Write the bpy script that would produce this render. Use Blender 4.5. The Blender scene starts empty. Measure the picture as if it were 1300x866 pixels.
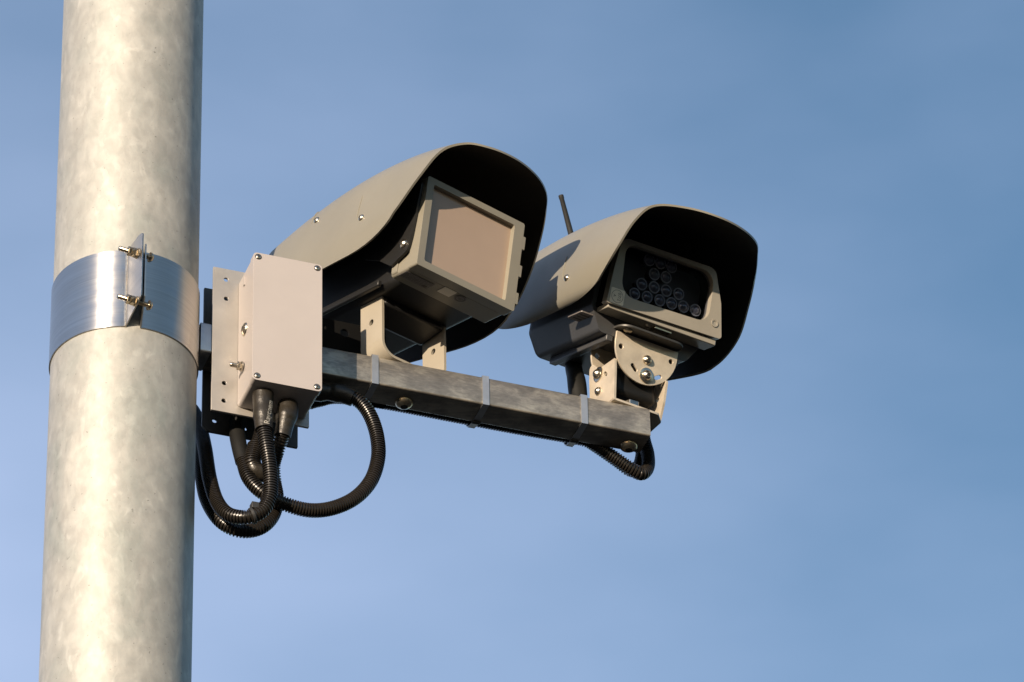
import bpy, bmesh, math, random
from math import sin, cos, pi, radians, atan2, sqrt
from mathutils import Vector as V, Matrix
random.seed(4)
SC = bpy.context.scene
COL = SC.collection
RZ = 5.541                                  # height of the support arm above the ground

# ------------------------------------------------------------------ camera
TH, RO, FPX = radians(36), radians(1.3), 7144.0
cd = bpy.data.cameras.new('camera'); cam = bpy.data.objects.new('camera', cd); COL.objects.link(cam)
F = V((0, cos(TH), sin(TH))); U0 = V((0, -sin(TH), cos(TH))); R0 = V((1, 0, 0))
RR = cos(RO) * R0 - sin(RO) * U0; UU = cos(RO) * U0 + sin(RO) * R0
m = Matrix((RR, UU, -F)).transposed().to_4x4()
m.translation = V((.4592, -5.3893, RZ - 3.9412))
cam.matrix_world = m
cd.sensor_width = 36; cd.lens = 36 * FPX / 1300; cd.clip_end = 5000; cd.clip_start = .1
cd.dof.use_dof = False
SC.camera = cam
# ------------------------------------------------------------------ sky and sun
SUN_AZ, SUN_EL = radians(24.5), radians(7.5)  # to the left of the camera, low
sun_dir = V((-sin(SUN_AZ) * cos(SUN_EL), -cos(SUN_AZ) * cos(SUN_EL), sin(SUN_EL)))
world = bpy.data.worlds.new('World'); SC.world = world; world.use_nodes = True
nt = world.node_tree; nt.nodes.clear()
wo = nt.nodes.new('ShaderNodeOutputWorld'); bg = nt.nodes.new('ShaderNodeBackground')
sky = nt.nodes.new('ShaderNodeTexSky'); sky.sky_type = 'NISHITA'; sky.sun_disc = False
sky.sun_elevation = SUN_EL; sky.sun_rotation = atan2(sun_dir.x, sun_dir.y)
sky.altitude = 0; sky.air_density = 1.0; sky.dust_density = .7; sky.ozone_density = 2.2
bg.inputs['Strength'].default_value = .134
# thin uneven veil of high cloud, laid out by direction
tc = nt.nodes.new('ShaderNodeTexCoord')
mp = nt.nodes.new('ShaderNodeMapping'); mp.inputs['Scale'].default_value = (11, 11, 26); mp.inputs['Rotation'].default_value = (.3, .5, .2)
nz = nt.nodes.new('ShaderNodeTexNoise'); nz.inputs['Scale'].default_value = 1.0; nz.inputs['Detail'].default_value = 4; nz.inputs['Roughness'].default_value = .45
rmp = nt.nodes.new('ShaderNodeMapRange'); rmp.inputs[1].default_value = .25; rmp.inputs[2].default_value = .75; rmp.inputs[3].default_value = -.09; rmp.inputs[4].default_value = .13
mx = nt.nodes.new('ShaderNodeMix'); mx.data_type = 'RGBA'
mx.inputs[7].default_value = (2.8, 3.35, 4.75, 1)
nt.links.new(tc.outputs['Generated'], mp.inputs[0]); nt.links.new(mp.outputs[0], nz.inputs[0])
nt.links.new(nz.outputs[0], rmp.inputs[0]); sx = nt.nodes.new('ShaderNodeSeparateXYZ'); nt.links.new(tc.outputs['Generated'], sx.inputs[0])
g1 = nt.nodes.new('ShaderNodeMapRange'); g1.inputs[1].default_value = -.11; g1.inputs[2].default_value = .10; g1.inputs[3].default_value = .52; g1.inputs[4].default_value = .0
g2 = nt.nodes.new('ShaderNodeMapRange'); g2.inputs[1].default_value = .555; g2.inputs[2].default_value = .635; g2.inputs[3].default_value = 1.1; g2.inputs[4].default_value = .45
nt.links.new(sx.outputs[0], g1.inputs[0]); nt.links.new(sx.outputs[2], g2.inputs[0])
a1 = nt.nodes.new('ShaderNodeMath'); a1.operation = 'MULTIPLY'; nt.links.new(g1.outputs[0], a1.inputs[0]); nt.links.new(g2.outputs[0], a1.inputs[1])
a2 = nt.nodes.new('ShaderNodeMath'); a2.use_clamp = True; nt.links.new(a1.outputs[0], a2.inputs[0]); nt.links.new(rmp.outputs[0], a2.inputs[1])
nt.links.new(a2.outputs[0], mx.inputs[0])
nt.links.new(sky.outputs[0], mx.inputs[6]); nt.links.new(mx.outputs[2], bg.inputs[0])
nt.links.new(bg.outputs[0], wo.inputs[0])
sl = bpy.data.lights.new('sun', 'SUN'); so = bpy.data.objects.new('sun', sl); COL.objects.link(so)
sl.energy = 4.9; sl.angle = radians(.53); sl.color = (1, .815, .615)
so.rotation_euler = sun_dir.to_track_quat('Z', 'Y').to_euler()
so.location = (0, 0, 20)
SC.view_settings.view_transform = 'Standard'; SC.view_settings.look = 'None'
SC.view_settings.exposure = .75; SC.view_settings.gamma = 1
SC.render.engine = 'CYCLES'

# ------------------------------------------------------------------ materials
AROT = .25
def mat(name, col, rough=.5, metal=0., spec=.5, noise=None, bump=None, coat=0, aniso=0, rvar=None):
    """noise=(scale, amount, detail): mottles the base colour; bump=(scale, strength, distance)"""
    m = bpy.data.materials.new(name); m.use_nodes = True
    n = m.node_tree; b = n.nodes['Principled BSDF']; L = n.links.new
    b.inputs['Base Color'].default_value = (*col, 1); b.inputs['Roughness'].default_value = rough
    b.inputs['Metallic'].default_value = metal; b.inputs['Specular IOR Level'].default_value = spec
    b.inputs['Coat Weight'].default_value = coat
    if aniso:
        b.inputs['Anisotropic'].default_value = aniso; tg = n.nodes.new('ShaderNodeTangent'); tg.direction_type = 'RADIAL'; tg.axis = 'Z'
        L(tg.outputs[0], b.inputs['Tangent']); b.inputs['Anisotropic Rotation'].default_value = AROT
    tc = n.nodes.new('ShaderNodeTexCoord')
    def tex(scale, detail=4, stretch=None):
        t = n.nodes.new('ShaderNodeTexNoise'); t.inputs['Scale'].default_value = scale
        t.inputs['Detail'].default_value = detail; t.inputs['Roughness'].default_value = .6
        if stretch:
            mpp = n.nodes.new('ShaderNodeMapping'); mpp.inputs['Scale'].default_value = stretch
            L(tc.outputs['Object'], mpp.inputs[0]); L(mpp.outputs[0], t.inputs[0])
        else: L(tc.outputs['Object'], t.inputs[0])
        return t
    if noise:
        t = tex(noise[0], noise[2] if len(noise) > 2 else 4, noise[3] if len(noise) > 3 else None)
        r = n.nodes.new('ShaderNodeMapRange'); r.inputs[1].default_value = .3; r.inputs[2].default_value = .7
        r.inputs[3].default_value = 1 - noise[1]; r.inputs[4].default_value = 1 + noise[1]
        mu = n.nodes.new('ShaderNodeVectorMath'); mu.operation = 'SCALE'; mu.inputs[0].default_value = col
        L(t.outputs[0], r.inputs[0]); L(r.outputs[0], mu.inputs['Scale']); L(mu.outputs[0], b.inputs['Base Color'])
    if rvar:
        t = tex(rvar[0], 5, rvar[2] if len(rvar) > 2 else None)
        r = n.nodes.new('ShaderNodeMapRange'); r.inputs[1].default_value = .3; r.inputs[2].default_value = .7
        r.inputs[3].default_value = rough - rvar[1]; r.inputs[4].default_value = rough + rvar[1]
        L(t.outputs[0], r.inputs[0]); L(r.outputs[0], b.inputs['Roughness'])
    if bump:
        t = tex(bump[0], 5, bump[3] if len(bump) > 3 else None)
        bp = n.nodes.new('ShaderNodeBump'); bp.inputs['Strength'].default_value = bump[1]; bp.inputs['Distance'].default_value = bump[2]
        L(t.outputs[0], bp.inputs['Height']); L(bp.outputs[0], b.inputs['Normal'])
    return m

def galvanized():
    m = mat('galvanized_zinc', (.60, .58, .53), rough=.55, metal=.4)
    n = m.node_tree; b = n.nodes['Principled BSDF']; L = n.links.new
    tc = n.nodes.new('ShaderNodeTexCoord')
    mp = n.nodes.new('ShaderNodeMapping'); mp.inputs['Scale'].default_value = (1, 1, .62); L(tc.outputs['Object'], mp.inputs[0])
    big = n.nodes.new('ShaderNodeTexNoise'); big.inputs['Scale'].default_value = 16; big.inputs['Detail'].default_value = 5; big.inputs['Roughness'].default_value = .62; big.inputs['Distortion'].default_value = .6
    sm = n.nodes.new('ShaderNodeTexNoise'); sm.inputs['Scale'].default_value = 75; sm.inputs['Detail'].default_value = 4; sm.inputs['Distortion'].default_value = .3
    vo = n.nodes.new('ShaderNodeTexVoronoi'); vo.inputs['Scale'].default_value = 55; vo.inputs['Randomness'].default_value = 1
    L(mp.outputs[0], big.inputs[0]); L(mp.outputs[0], sm.inputs[0])
    dis = n.nodes.new('ShaderNodeVectorMath'); dis.operation = 'MULTIPLY_ADD'; dis.inputs[1].default_value = (.03, .03, .03)
    L(sm.outputs['Color'], dis.inputs[0]); L(mp.outputs[0], dis.inputs[2]); L(dis.outputs[0], vo.inputs[0])
    cr = n.nodes.new('ShaderNodeValToRGB'); e = cr.color_ramp.elements
    e[0].position = .30; e[0].color = (.30, .312, .286, 1); e[1].position = .70; e[1].color = (.405, .398, .365, 1)
    k = cr.color_ramp.elements.new(.5); k.color = (.345, .343, .318, 1)
    L(big.outputs[0], cr.inputs[0])
    cr2 = n.nodes.new('ShaderNodeMapRange'); cr2.inputs[1].default_value = .35; cr2.inputs[2].default_value = .68; cr2.inputs[3].default_value = .90; cr2.inputs[4].default_value = 1.09
    L(sm.outputs[0], cr2.inputs[0])
    sep = n.nodes.new('ShaderNodeMapRange'); sep.inputs[3].default_value = .95; sep.inputs[4].default_value = 1.05
    L(vo.outputs['Color'], sep.inputs[0])
    mm = n.nodes.new('ShaderNodeMath'); mm.operation = 'MULTIPLY'; L(cr2.outputs[0], mm.inputs[0]); L(sep.outputs[0], mm.inputs[1])
    # sparse pale zinc runs and tiny dark pits
    ru = n.nodes.new('ShaderNodeTexNoise'); ru.inputs['Scale'].default_value = 60; ru.inputs['Detail'].default_value = 3; ru.inputs['Distortion'].default_value = .8
    L(mp.outputs[0], ru.inputs[0])
    rr = n.nodes.new('ShaderNodeMapRange'); rr.inputs[1].default_value = .60; rr.inputs[2].default_value = .68; rr.inputs[3].default_value = 1; rr.inputs[4].default_value = 1.13
    L(ru.outputs[0], rr.inputs[0])
    m2 = n.nodes.new('ShaderNodeMath'); m2.operation = 'MULTIPLY'; L(mm.outputs[0], m2.inputs[0]); L(rr.outputs[0], m2.inputs[1])
    pt = n.nodes.new('ShaderNodeTexNoise'); pt.inputs['Scale'].default_value = 210; pt.inputs['Detail'].default_value = 2; L(tc.outputs['Object'], pt.inputs[0])
    pr = n.nodes.new('ShaderNodeMapRange'); pr.inputs[1].default_value = .24; pr.inputs[2].default_value = .30; pr.inputs[3].default_value = .6; pr.inputs[4].default_value = 1
    L(pt.outputs[0], pr.inputs[0])
    m3 = n.nodes.new('ShaderNodeMath'); m3.operation = 'MULTIPLY'; L(m2.outputs[0], m3.inputs[0]); L(pr.outputs[0], m3.inputs[1])
    sc = n.nodes.new('ShaderNodeVectorMath'); sc.operation = 'SCALE'
    L(cr.outputs[0], sc.inputs[0]); L(m3.outputs[0], sc.inputs['Scale']); L(sc.outputs[0], b.inputs['Base Color'])
    r = n.nodes.new('ShaderNodeMapRange'); r.inputs[1].default_value = .3; r.inputs[2].default_value = .7; r.inputs[3].default_value = .52; r.inputs[4].default_value = .60
    L(big.outputs[0], r.inputs[0]); L(r.outputs[0], b.inputs['Roughness'])
    bp = n.nodes.new('ShaderNodeBump'); bp.inputs['Strength'].default_value = .25; bp.inputs['Distance'].default_value = .001
    ad = n.nodes.new('ShaderNodeMath'); ad.operation = 'ADD'; L(sm.outputs[0], ad.inputs[0]); L(ru.outputs[0], ad.inputs[1])
    L(ad.outputs[0], bp.inputs['Height']); L(bp.outputs[0], b.inputs['Normal'])
    return m

def weathered_alu():
    m = mat('weathered_aluminium', (.5, .48, .44), rough=.42, metal=.75, bump=(60, .25, .0006, (1, 1, 4)))
    n = m.node_tree; b = n.nodes['Principled BSDF']; L = n.links.new
    tc = n.nodes.new('ShaderNodeTexCoord')
    mp = n.nodes.new('ShaderNodeMapping'); mp.inputs['Rotation'].default_value = (0, 0, -radians(20.3)); mp.inputs['Scale'].default_value = (16, 22, 34)
    L(tc.outputs['Object'], mp.inputs[0])
    t = n.nodes.new('ShaderNodeTexNoise'); t.inputs['Scale'].default_value = 1.5; t.inputs['Detail'].default_value = 5; t.inputs['Roughness'].default_value = .68; t.inputs['Distortion'].default_value = .25
    L(mp.outputs[0], t.inputs[0])
    cr = n.nodes.new('ShaderNodeValToRGB'); e = cr.color_ramp.elements
    e[0].position = .22; e[0].color = (.16, .15, .135, 1); e[1].position = .66; e[1].color = (.46, .42, .35, 1)
    k = e.new(.47); k.color = (.27, .25, .22, 1)
    mp2 = n.nodes.new('ShaderNodeMapping'); mp2.inputs['Rotation'].default_value = (0, 0, -radians(20.3)); mp2.inputs['Scale'].default_value = (25, 300, 420)
    L(tc.outputs['Object'], mp2.inputs[0]); t2 = n.nodes.new('ShaderNodeTexNoise'); t2.inputs['Scale'].default_value = 1; t2.inputs['Detail'].default_value = 3; L(mp2.outputs[0], t2.inputs[0])
    ad = n.nodes.new('ShaderNodeMath'); ad.operation = 'MULTIPLY_ADD'; ad.inputs[1].default_value = .30; L(t2.outputs[0], ad.inputs[0])
    sb_ = n.nodes.new('ShaderNodeMath'); sb_.operation = 'SUBTRACT'; sb_.inputs[1].default_value = .15; L(t.outputs[0], sb_.inputs[0]); L(sb_.outputs[0], ad.inputs[2])
    L(ad.outputs[0], cr.inputs[0]); L(cr.outputs[0], b.inputs['Base Color'])
    return m

M = dict(
    zinc=galvanized(), beam=weathered_alu(),
    band=mat('brushed_stainless', (.55, .54, .53), rough=.34, metal=1, aniso=.9, rvar=(14, .05, (1, 1, 6)), noise=(16, .10, 5, (.6, .6, 40))),
    steel=mat('bright_steel', (0.528, 0.48, 0.4), rough=.28, metal=1, noise=(300, .2, 3)),
    bolt=mat('plated_bolt', (0.44, 0.376, 0.28), rough=.3, metal=1, noise=(400, .25, 3)),
    tie=mat('steel_strap', (0.504, 0.518, 0.532), rough=.35, metal=.8, noise=(80, .08, 3)),
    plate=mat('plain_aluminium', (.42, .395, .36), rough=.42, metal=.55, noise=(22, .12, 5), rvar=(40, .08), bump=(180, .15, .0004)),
    backplate=mat('shade_darkened_aluminium', (.075, .073, .07), rough=.5, metal=.6, noise=(22, .12, 5)),  # shade behind the front plate and under the camera is put into this colour
    box=mat('light_grey_cast_box', (.345, .318, .308), rough=.42, noise=(14, .03, 4), bump=(900, .06, .0003)),
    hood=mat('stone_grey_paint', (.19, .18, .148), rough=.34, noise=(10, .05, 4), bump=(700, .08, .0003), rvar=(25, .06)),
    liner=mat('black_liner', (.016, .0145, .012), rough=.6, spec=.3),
    dark=mat('dark_housing', (.012, .012, .012), rough=.45, noise=(15, .12, 4), spec=.4),
    slate=mat('slate_housing', (.045, .046, .048), rough=.45, noise=(15, .10, 4)),
    cream=mat('cream_plastic', (0.207, 0.1935, 0.1552), rough=.4, noise=(20, .04, 4)),
    lens_panel=mat('smoked_radome', (.33, .25, .19), rough=.32, noise=(12, .04, 3), coat=.15),
    bezel=mat('warm_grey_casting', (.26, .24, .20), rough=.38, noise=(30, .05, 4), bump=(900, .06, .0003)),
    bracket=mat('pale_painted_steel', (.31, .28, .225), rough=.38, noise=(20, .05, 4)),
    inox=mat('stained_stainless', (.50, .44, .35), rough=.4, metal=.3, noise=(45, .16, 5), rvar=(60, .08)),
    rubber=mat('black_rubber', (.02, .02, .02), rough=.55),
    conduit=mat('black_conduit_plastic', (.014, .012, .010), rough=.30, spec=.4, noise=(50, .3, 4)),
    shrink=mat('heat_shrink_rubber', (.020, .017, .013), rough=.40, spec=.4, noise=(60, .3, 3), bump=(45, .6, .003)),
    sticker=mat('cream_sticker', (.62, .56, .45), rough=.45),
    grey_label=mat('grey_label', (.12, .108, .104), rough=.45, noise=(60, .06, 3)),
    ink=mat('dark_ink', (.04, .035, .03), rough=.6),
    white=mat('white_print', (0.3375, 0.3285, 0.297), rough=.6),
    hole=mat('bolt_socket', (.02, .018, .015), rough=.6),
    chamber=mat('black_chamber', (.003, .003, .003), rough=.8, spec=.1),
    ring=mat('lens_rim', (.30, .29, .28), rough=.25, spec=.6),
    glint=mat('dark_lens', (.10, .10, .11), rough=.12, spec=.8, coat=1),
    white_label=mat('white_label', (.80, .74, .62), rough=.45),
    shade_black=mat('shade_black_rubber', (.006, .006, .0055), rough=.6, spec=.3),  # cast shade on sleeves and swivel block is put into this black
    ground=mat('dry_grass_ground', (.012, .0115, .009), rough=.95, noise=(.8, .4, 8)),
)
def lens_mat():
    m = mat('clear_lens', (.5, .5, .52), rough=.06, spec=.6, coat=.6)
    b = m.node_tree.nodes['Principled BSDF']; b.inputs['Transmission Weight'].default_value = .75; b.inputs['IOR'].default_value = 1.49
    return m
def glass_mat():
    m = bpy.data.materials.new('window_glass'); m.use_nodes = True; n = m.node_tree; n.nodes.clear()
    o = n.nodes.new('ShaderNodeOutputMaterial'); mixn = n.nodes.new('ShaderNodeMixShader')
    t = n.nodes.new('ShaderNodeBsdfTransparent'); t.inputs[0].default_value = (.72, .74, .8, 1)
    g = n.nodes.new('ShaderNodeBsdfGlossy'); g.inputs['Roughness'].default_value = .04
    f = n.nodes.new('ShaderNodeFresnel'); f.inputs[0].default_value = 1.06
    n.links.new(f.outputs[0], mixn.inputs[0]); n.links.new(t.outputs[0], mixn.inputs[1]); n.links.new(g.outputs[0], mixn.inputs[2]); n.links.new(mixn.outputs[0], o.inputs[0])
    return m
M['lens'] = lens_mat(); M['glass'] = glass_mat()

# ------------------------------------------------------------------ mesh helpers
class Frame:
    """origin + three axes; P(x,y,z) gives a world point"""
    def __init__(s, o, x, y, z): s.o, s.x, s.y, s.z = V(o), V(x).normalized(), V(y).normalized(), V(z).normalized()
    def P(s, x, y, z): return s.o + s.x * x + s.y * y + s.z * z
    def at(s, x, y, z): return Frame(s.P(x, y, z), s.x, s.y, s.z)
WORLD = Frame((0, 0, 0), (1, 0, 0), (0, 1, 0), (0, 0, 1))
PH = radians(20.3)
RIG = Frame((0, 0, RZ), (cos(PH), sin(PH), 0), (-sin(PH), cos(PH), 0), (0, 0, 1))  # a along the arm, b away, c up

class MB:
    def __init__(s): s.v, s.f, s.m, s.mi = [], [], [], 0
    def use(s, mt):
        if mt not in s.m: s.m.append(mt)
        s.mi = s.m.index(mt); return s
    def add(s, vs, fs):
        k = len(s.v); s.v += [tuple(p) for p in vs]; s.f += [(tuple(i + k for i in f), s.mi) for f in fs]; return s
    def box(s, fr, x0, x1, y0, y1, z0, z1):
        vs = [fr.P(x, y, z) for z in (z0, z1) for y in (y0, y1) for x in (x0, x1)]
        return s.add(vs, [(0, 2, 3, 1), (4, 5, 7, 6), (0, 1, 5, 4), (2, 6, 7, 3), (0, 4, 6, 2), (1, 3, 7, 5)])
    def grid(s, rows, closed_u=False, closed_v=False):
        nr, nc = len(rows), len(rows[0]); fs = []
        for i in range(nr - (0 if closed_u else 1)):
            for j in range(nc - (0 if closed_v else 1)):
                a, b = i, (i + 1) % nr; c, d = j, (j + 1) % nc
                fs.append((a * nc + c, a * nc + d, b * nc + d, b * nc + c))
        return s.add([p for r in rows for p in r], fs)
    def lathe(s, o, axis, prof, n=24, ref=None):
        """prof: (distance along axis, radius)"""
        ax = V(axis).normalized(); r0 = V(ref) if ref else (V((0, 0, 1)) if abs(ax.z) < .9 else V((1, 0, 0)))
        u = ax.cross(r0).normalized(); w = ax.cross(u); o = V(o)
        rows = [[o + ax * t + (u * cos(2 * pi * k / n) + w * sin(2 * pi * k / n)) * r for k in range(n)] for t, r in prof]
        s.grid(rows, closed_v=True); k = len(s.v)
        for row, rev in ((0, 0), (len(prof) - 1, 1)):
            if prof[row][1] > 1e-6:
                base = k - len(prof) * n + row * n; idx = tuple(base + j for j in range(n))
                s.f.append((idx if rev else idx[::-1], s.mi))
        return s
    def plate(s, fr, outline, z0, z1, holes=()):
        """flat sheet: outline and holes in fr x,y; thickness from z0 to z1"""
        bm = bmesh.new(); es = []
        for loop in [outline] + list(holes):
            vs = [bm.verts.new((p[0], p[1], 0)) for p in loop]
            for i in range(len(vs)): es.append(bm.edges.new((vs[i], vs[(i + 1) % len(vs)])))
        bmesh.ops.triangle_fill(bm, use_beauty=True, use_dissolve=False, edges=es)
        bm.verts.index_update(); co = [v.co.copy() for v in bm.verts]; tri = [[v.index for v in f.verts] for f in bm.faces]
        bm.free()
        s.add([fr.P(c.x, c.y, z0) for c in co], [tuple(t) for t in tri])
        s.add([fr.P(c.x, c.y, z1) for c in co], [tuple(t[::-1]) for t in tri])
        for loop in [outline] + list(holes):
            n = len(loop)
            s.add([fr.P(p[0], p[1], z) for z in (z0, z1) for p in loop], [(i, (i + 1) % n, n + (i + 1) % n, n + i) for i in range(n)])
        return s
    def sweep(s, pts, prof2d, cap=True):
        """pts: list of (pos, right, up, scale)"""
        rows = [[p + r * (x * k) + u * (y * k) for x, y in prof2d] for p, r, u, k in pts]
        s.grid(rows, closed_v=True); n = len(prof2d); t = len(s.v)
        if cap:
            b = t - len(rows) * n
            s.f.append((tuple(b + j for j in range(n))[::-1], s.mi)); s.f.append((tuple(t - n + j for j in range(n)), s.mi))
        return s
    def build(s, name, mt=None, parent=None, smooth=True, bevel=0, seg=2, ang=32, solid=None):
        me = bpy.data.meshes.new(name); me.from_pydata(s.v, [], [f for f, _ in s.f])
        if not s.m: s.m = [mt]
        for k in s.m: me.materials.append(k)
        me.polygons.foreach_set('material_index', [i for _, i in s.f])
        bm = bmesh.new(); bm.from_mesh(me); bmesh.ops.remove_doubles(bm, verts=bm.verts, dist=1e-6)
        bmesh.ops.recalc_face_normals(bm, faces=bm.faces); bm.to_mesh(me); bm.free()
        if smooth:
            me.shade_smooth(); me.set_sharp_from_angle(angle=radians(ang))
        o = bpy.data.objects.new(name, me); COL.objects.link(o)
        if parent:
            o.parent = parent; o.matrix_parent_inverse = parent_matrix(parent).inverted()
        if bevel:
            b = o.modifiers.new('bevel', 'BEVEL'); b.width = bevel; b.segments = seg; b.limit_method = 'ANGLE'; b.angle_limit = radians(35); b.harden_normals = False
        return o
def parent_matrix(o):
    mt = o.matrix_basis.copy()
    if o.parent: mt = parent_matrix(o.parent) @ o.matrix_parent_inverse @ mt
    return mt
def thing(name, label, cat, loc, group=None):
    o = bpy.data.objects.new(name, None); COL.objects.link(o); o.location = loc; o.empty_display_size = .02
    return tag(o, label, cat, group)
def tag(o, label, cat, group=None):
    o['label'] = label; o['category'] = cat
    if group: o['group'] = group
    return o
def circ(x, y, r, n=20): return [(x + r * cos(2 * pi * k / n), y + r * sin(2 * pi * k / n)) for k in range(n)]
def rrect(x0, x1, y0, y1, r, n=5):
    out = []
    for cx, cy, a in ((x1 - r, y1 - r, 0), (x0 + r, y1 - r, 90), (x0 + r, y0 + r, 180), (x1 - r, y0 + r, 270)):
        for k in range(n + 1):
            t = radians(a + 90 * k / n); out.append((cx + r * cos(t), cy + r * sin(t)))
    return out
def rpoly(pts, r, n=5):
    out = []; N = len(pts)
    for i in range(N):
        p = V((*pts[i], 0)); a = V((*pts[i - 1], 0)); b = V((*pts[(i + 1) % N], 0)); rr = r[i] if isinstance(r, (list, tuple)) else r
        if rr <= 0: out.append((p.x, p.y)); continue
        da = (a - p).normalized(); db = (b - p).normalized()
        half = da.angle(db) / 2; dist = rr / math.tan(half); c = p + (da + db).normalized() * (rr / sin(half))
        s0 = p + da * dist - c; s1 = p + db * dist - c
        a0 = atan2(s0.y, s0.x); a1 = atan2(s1.y, s1.x); d = (a1 - a0 + pi) % (2 * pi) - pi
        for k in range(n + 1): out.append((c.x + rr * cos(a0 + d * k / n), c.y + rr * sin(a0 + d * k / n)))
    return out
def slot(x0, y0, x1, y1, r, n=8):
    d = V((x1 - x0, y1 - y0, 0)).normalized(); a = atan2(d.y, d.x); out = []
    for k in range(n + 1): t = a - pi / 2 + pi * k / n; out.append((x1 + r * cos(t), y1 + r * sin(t)))
    for k in range(n + 1): t = a + pi / 2 + pi * k / n; out.append((x0 + r * cos(t), y0 + r * sin(t)))
    return out
def spline(pts, step=.001):
    """Catmull-Rom resample to even steps"""
    P = [V(p) for p in pts]; P = [2 * P[0] - P[1]] + P + [2 * P[-1] - P[-2]]; dense = []
    for i in range(1, len(P) - 2):
        for k in range(24):
            t = k / 24; a, b, c, d = P[i - 1], P[i], P[i + 1], P[i + 2]
            dense.append(.5 * ((2 * b) + (c - a) * t + (2 * a - 5 * b + 4 * c - d) * t * t + (3 * b - a - 3 * c + d) * t ** 3))
    dense.append(P[-2]); out = [dense[0]]; acc = 0
    for a, b in zip(dense, dense[1:]):
        L = (b - a).length
        while acc + L >= step:
            t = (step - acc) / L; a = a.lerp(b, t); out.append(a.copy()); L = (b - a).length; acc = 0
        acc += L
    return out
def frames(pts):
    T = [(pts[min(i + 1, len(pts) - 1)] - pts[max(i - 1, 0)]).normalized() for i in range(len(pts))]
    u = T[0].orthogonal().normalized(); out = []
    for p, t in zip(pts, T):
        u = (u - t * u.dot(t)).normalized(); out.append((p, u, t.cross(u)))
    return out
def tube(mb, pts, rad, n=16, cap=True):
    """rad: number or list per point"""
    fr = frames(pts); prof = [(cos(2 * pi * k / n), sin(2 * pi * k / n)) for k in range(n)]
    rl = rad if isinstance(rad, (list, tuple)) else [rad] * len(pts)
    return mb.sweep([(p, u, w, r) for (p, u, w), r in zip(fr, rl)], prof, cap)
def rig(pts): return [RIG.P(*p) for p in pts]
def corrugated(mb, pts, r=.0088, pitch=.0034):
    P = spline(pts, pitch / 6); rl = []
    for i in range(len(P)):
        k = (i % 6) / 6
        rl.append(r if k < .5 else r - .0017)
    return tube(mb, P, rl, 18)
def sleeve(mb, pts, prof):
    """smooth heat shrink with radii interpolated along its length"""
    P = spline(pts, .0012); n = len(P); rl = []
    for i in range(n):
        t = i / (n - 1) * (len(prof) - 1); k = min(int(t), len(prof) - 2); f = t - k; f = f * f * (3 - 2 * f)
        rl.append(prof[k] * (1 - f) + prof[k + 1] * f)
    return tube(mb, P, rl, 24)
def dome_bolt(mb, o, axis, r=.005, h=.0032, socket=True, washer=0, n=22):
    ax = V(axis).normalized(); o = V(o)
    if washer: mb.use(M['steel']).lathe(o, ax, [(0, washer), (.0012, washer), (.0014, washer * .96)], 28); o = o + ax * .0014
    prof = [(0, r)] + [(h * sin(t), r * cos(t)) for t in [radians(a) for a in (12, 28, 45, 58)]]
    ri, hi = r * .45, h * .93
    prof += [(hi, ri)] if socket else [(h, 0)]
    mb.lathe(o, ax, prof, n)
    if socket: mb.use(M['hole']).lathe(o, ax, [(hi - .0001, ri * .95), (hi + .0001, ri * .93)], 6)
def hexnut(mb, o, axis, r, h):
    mb.lathe(o, axis, [(0, r * .93), (h * .12, r), (h * .88, r), (h, r * .93)], 6)
def text_mesh(txt, size):
    cu = bpy.data.curves.new('text', 'FONT'); cu.body = txt; cu.size = size; cu.align_x = 'CENTER'; cu.align_y = 'CENTER'; cu.resolution_u = 3
    ob = bpy.data.objects.new('text', cu); COL.objects.link(ob)
    dg = bpy.context.evaluated_depsgraph_get(); me = ob.evaluated_get(dg).to_mesh()
    vs = [v.co.copy() for v in me.vertices]; fs = [tuple(p.vertices) for p in me.polygons]
    ob.evaluated_get(dg).to_mesh_clear(); bpy.data.objects.remove(ob); bpy.data.curves.remove(cu)
    return vs, fs

# ------------------------------------------------------------------ the setting
g = MB(); N = 24
g.add([V((x * 3000 / N - 1500, y * 3000 / N - 1500, 0)) for y in range(N + 1) for x in range(N + 1)],
      [(y * (N + 1) + x, y * (N + 1) + x + 1, (y + 1) * (N + 1) + x + 1, (y + 1) * (N + 1) + x) for y in range(N) for x in range(N)])
go = g.build('ground', M['ground'], smooth=False); go['kind'] = 'structure'

# ------------------------------------------------------------------ pole
RP = .0855
p = MB(); ns = 96
prof = [(0, .1), (.02, .1), (.021, RP + .002), (2, RP + .001)] + [(2 + .25 * k, RP + .001 - .0000 * k) for k in range(1, 22)] + [(7.5, RP), (7.52, RP - .01), (7.53, 0)]
p.lathe((0, 0, 0), (0, 0, 1), prof, ns)
tag(p.build('steel_pole', M['zinc'], ang=40), 'thick round mottled galvanized steel pole rising on the left of the photo', 'pole')

# ------------------------------------------------------------------ clamp round the pole
def az(deg, r, z): t = radians(deg); return V((r * sin(t), -r * cos(t), RZ + z))   # azimuth from the camera side, positive to the right
c0 = None
clamp = thing('pole_clamp', 'shiny stainless steel band clamped around the galvanized pole', 'clamp', (0, 0, RZ))
b = MB(); rows = []
A0, A1 = 5.0 - 360, 17.0 - 0
seg = 120; HB = .0555
for i in range(seg + 1):
    a = 17 + (365 - 17) * i / seg
    rows.append([az(a, .0883, -HB), az(a, .0883, HB), az(a, .0868, HB), az(a, .0868, -HB)])
b.grid(rows, closed_v=True)
b.build('band', M['band'], clamp, bevel=.0004, ang=40)
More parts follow.
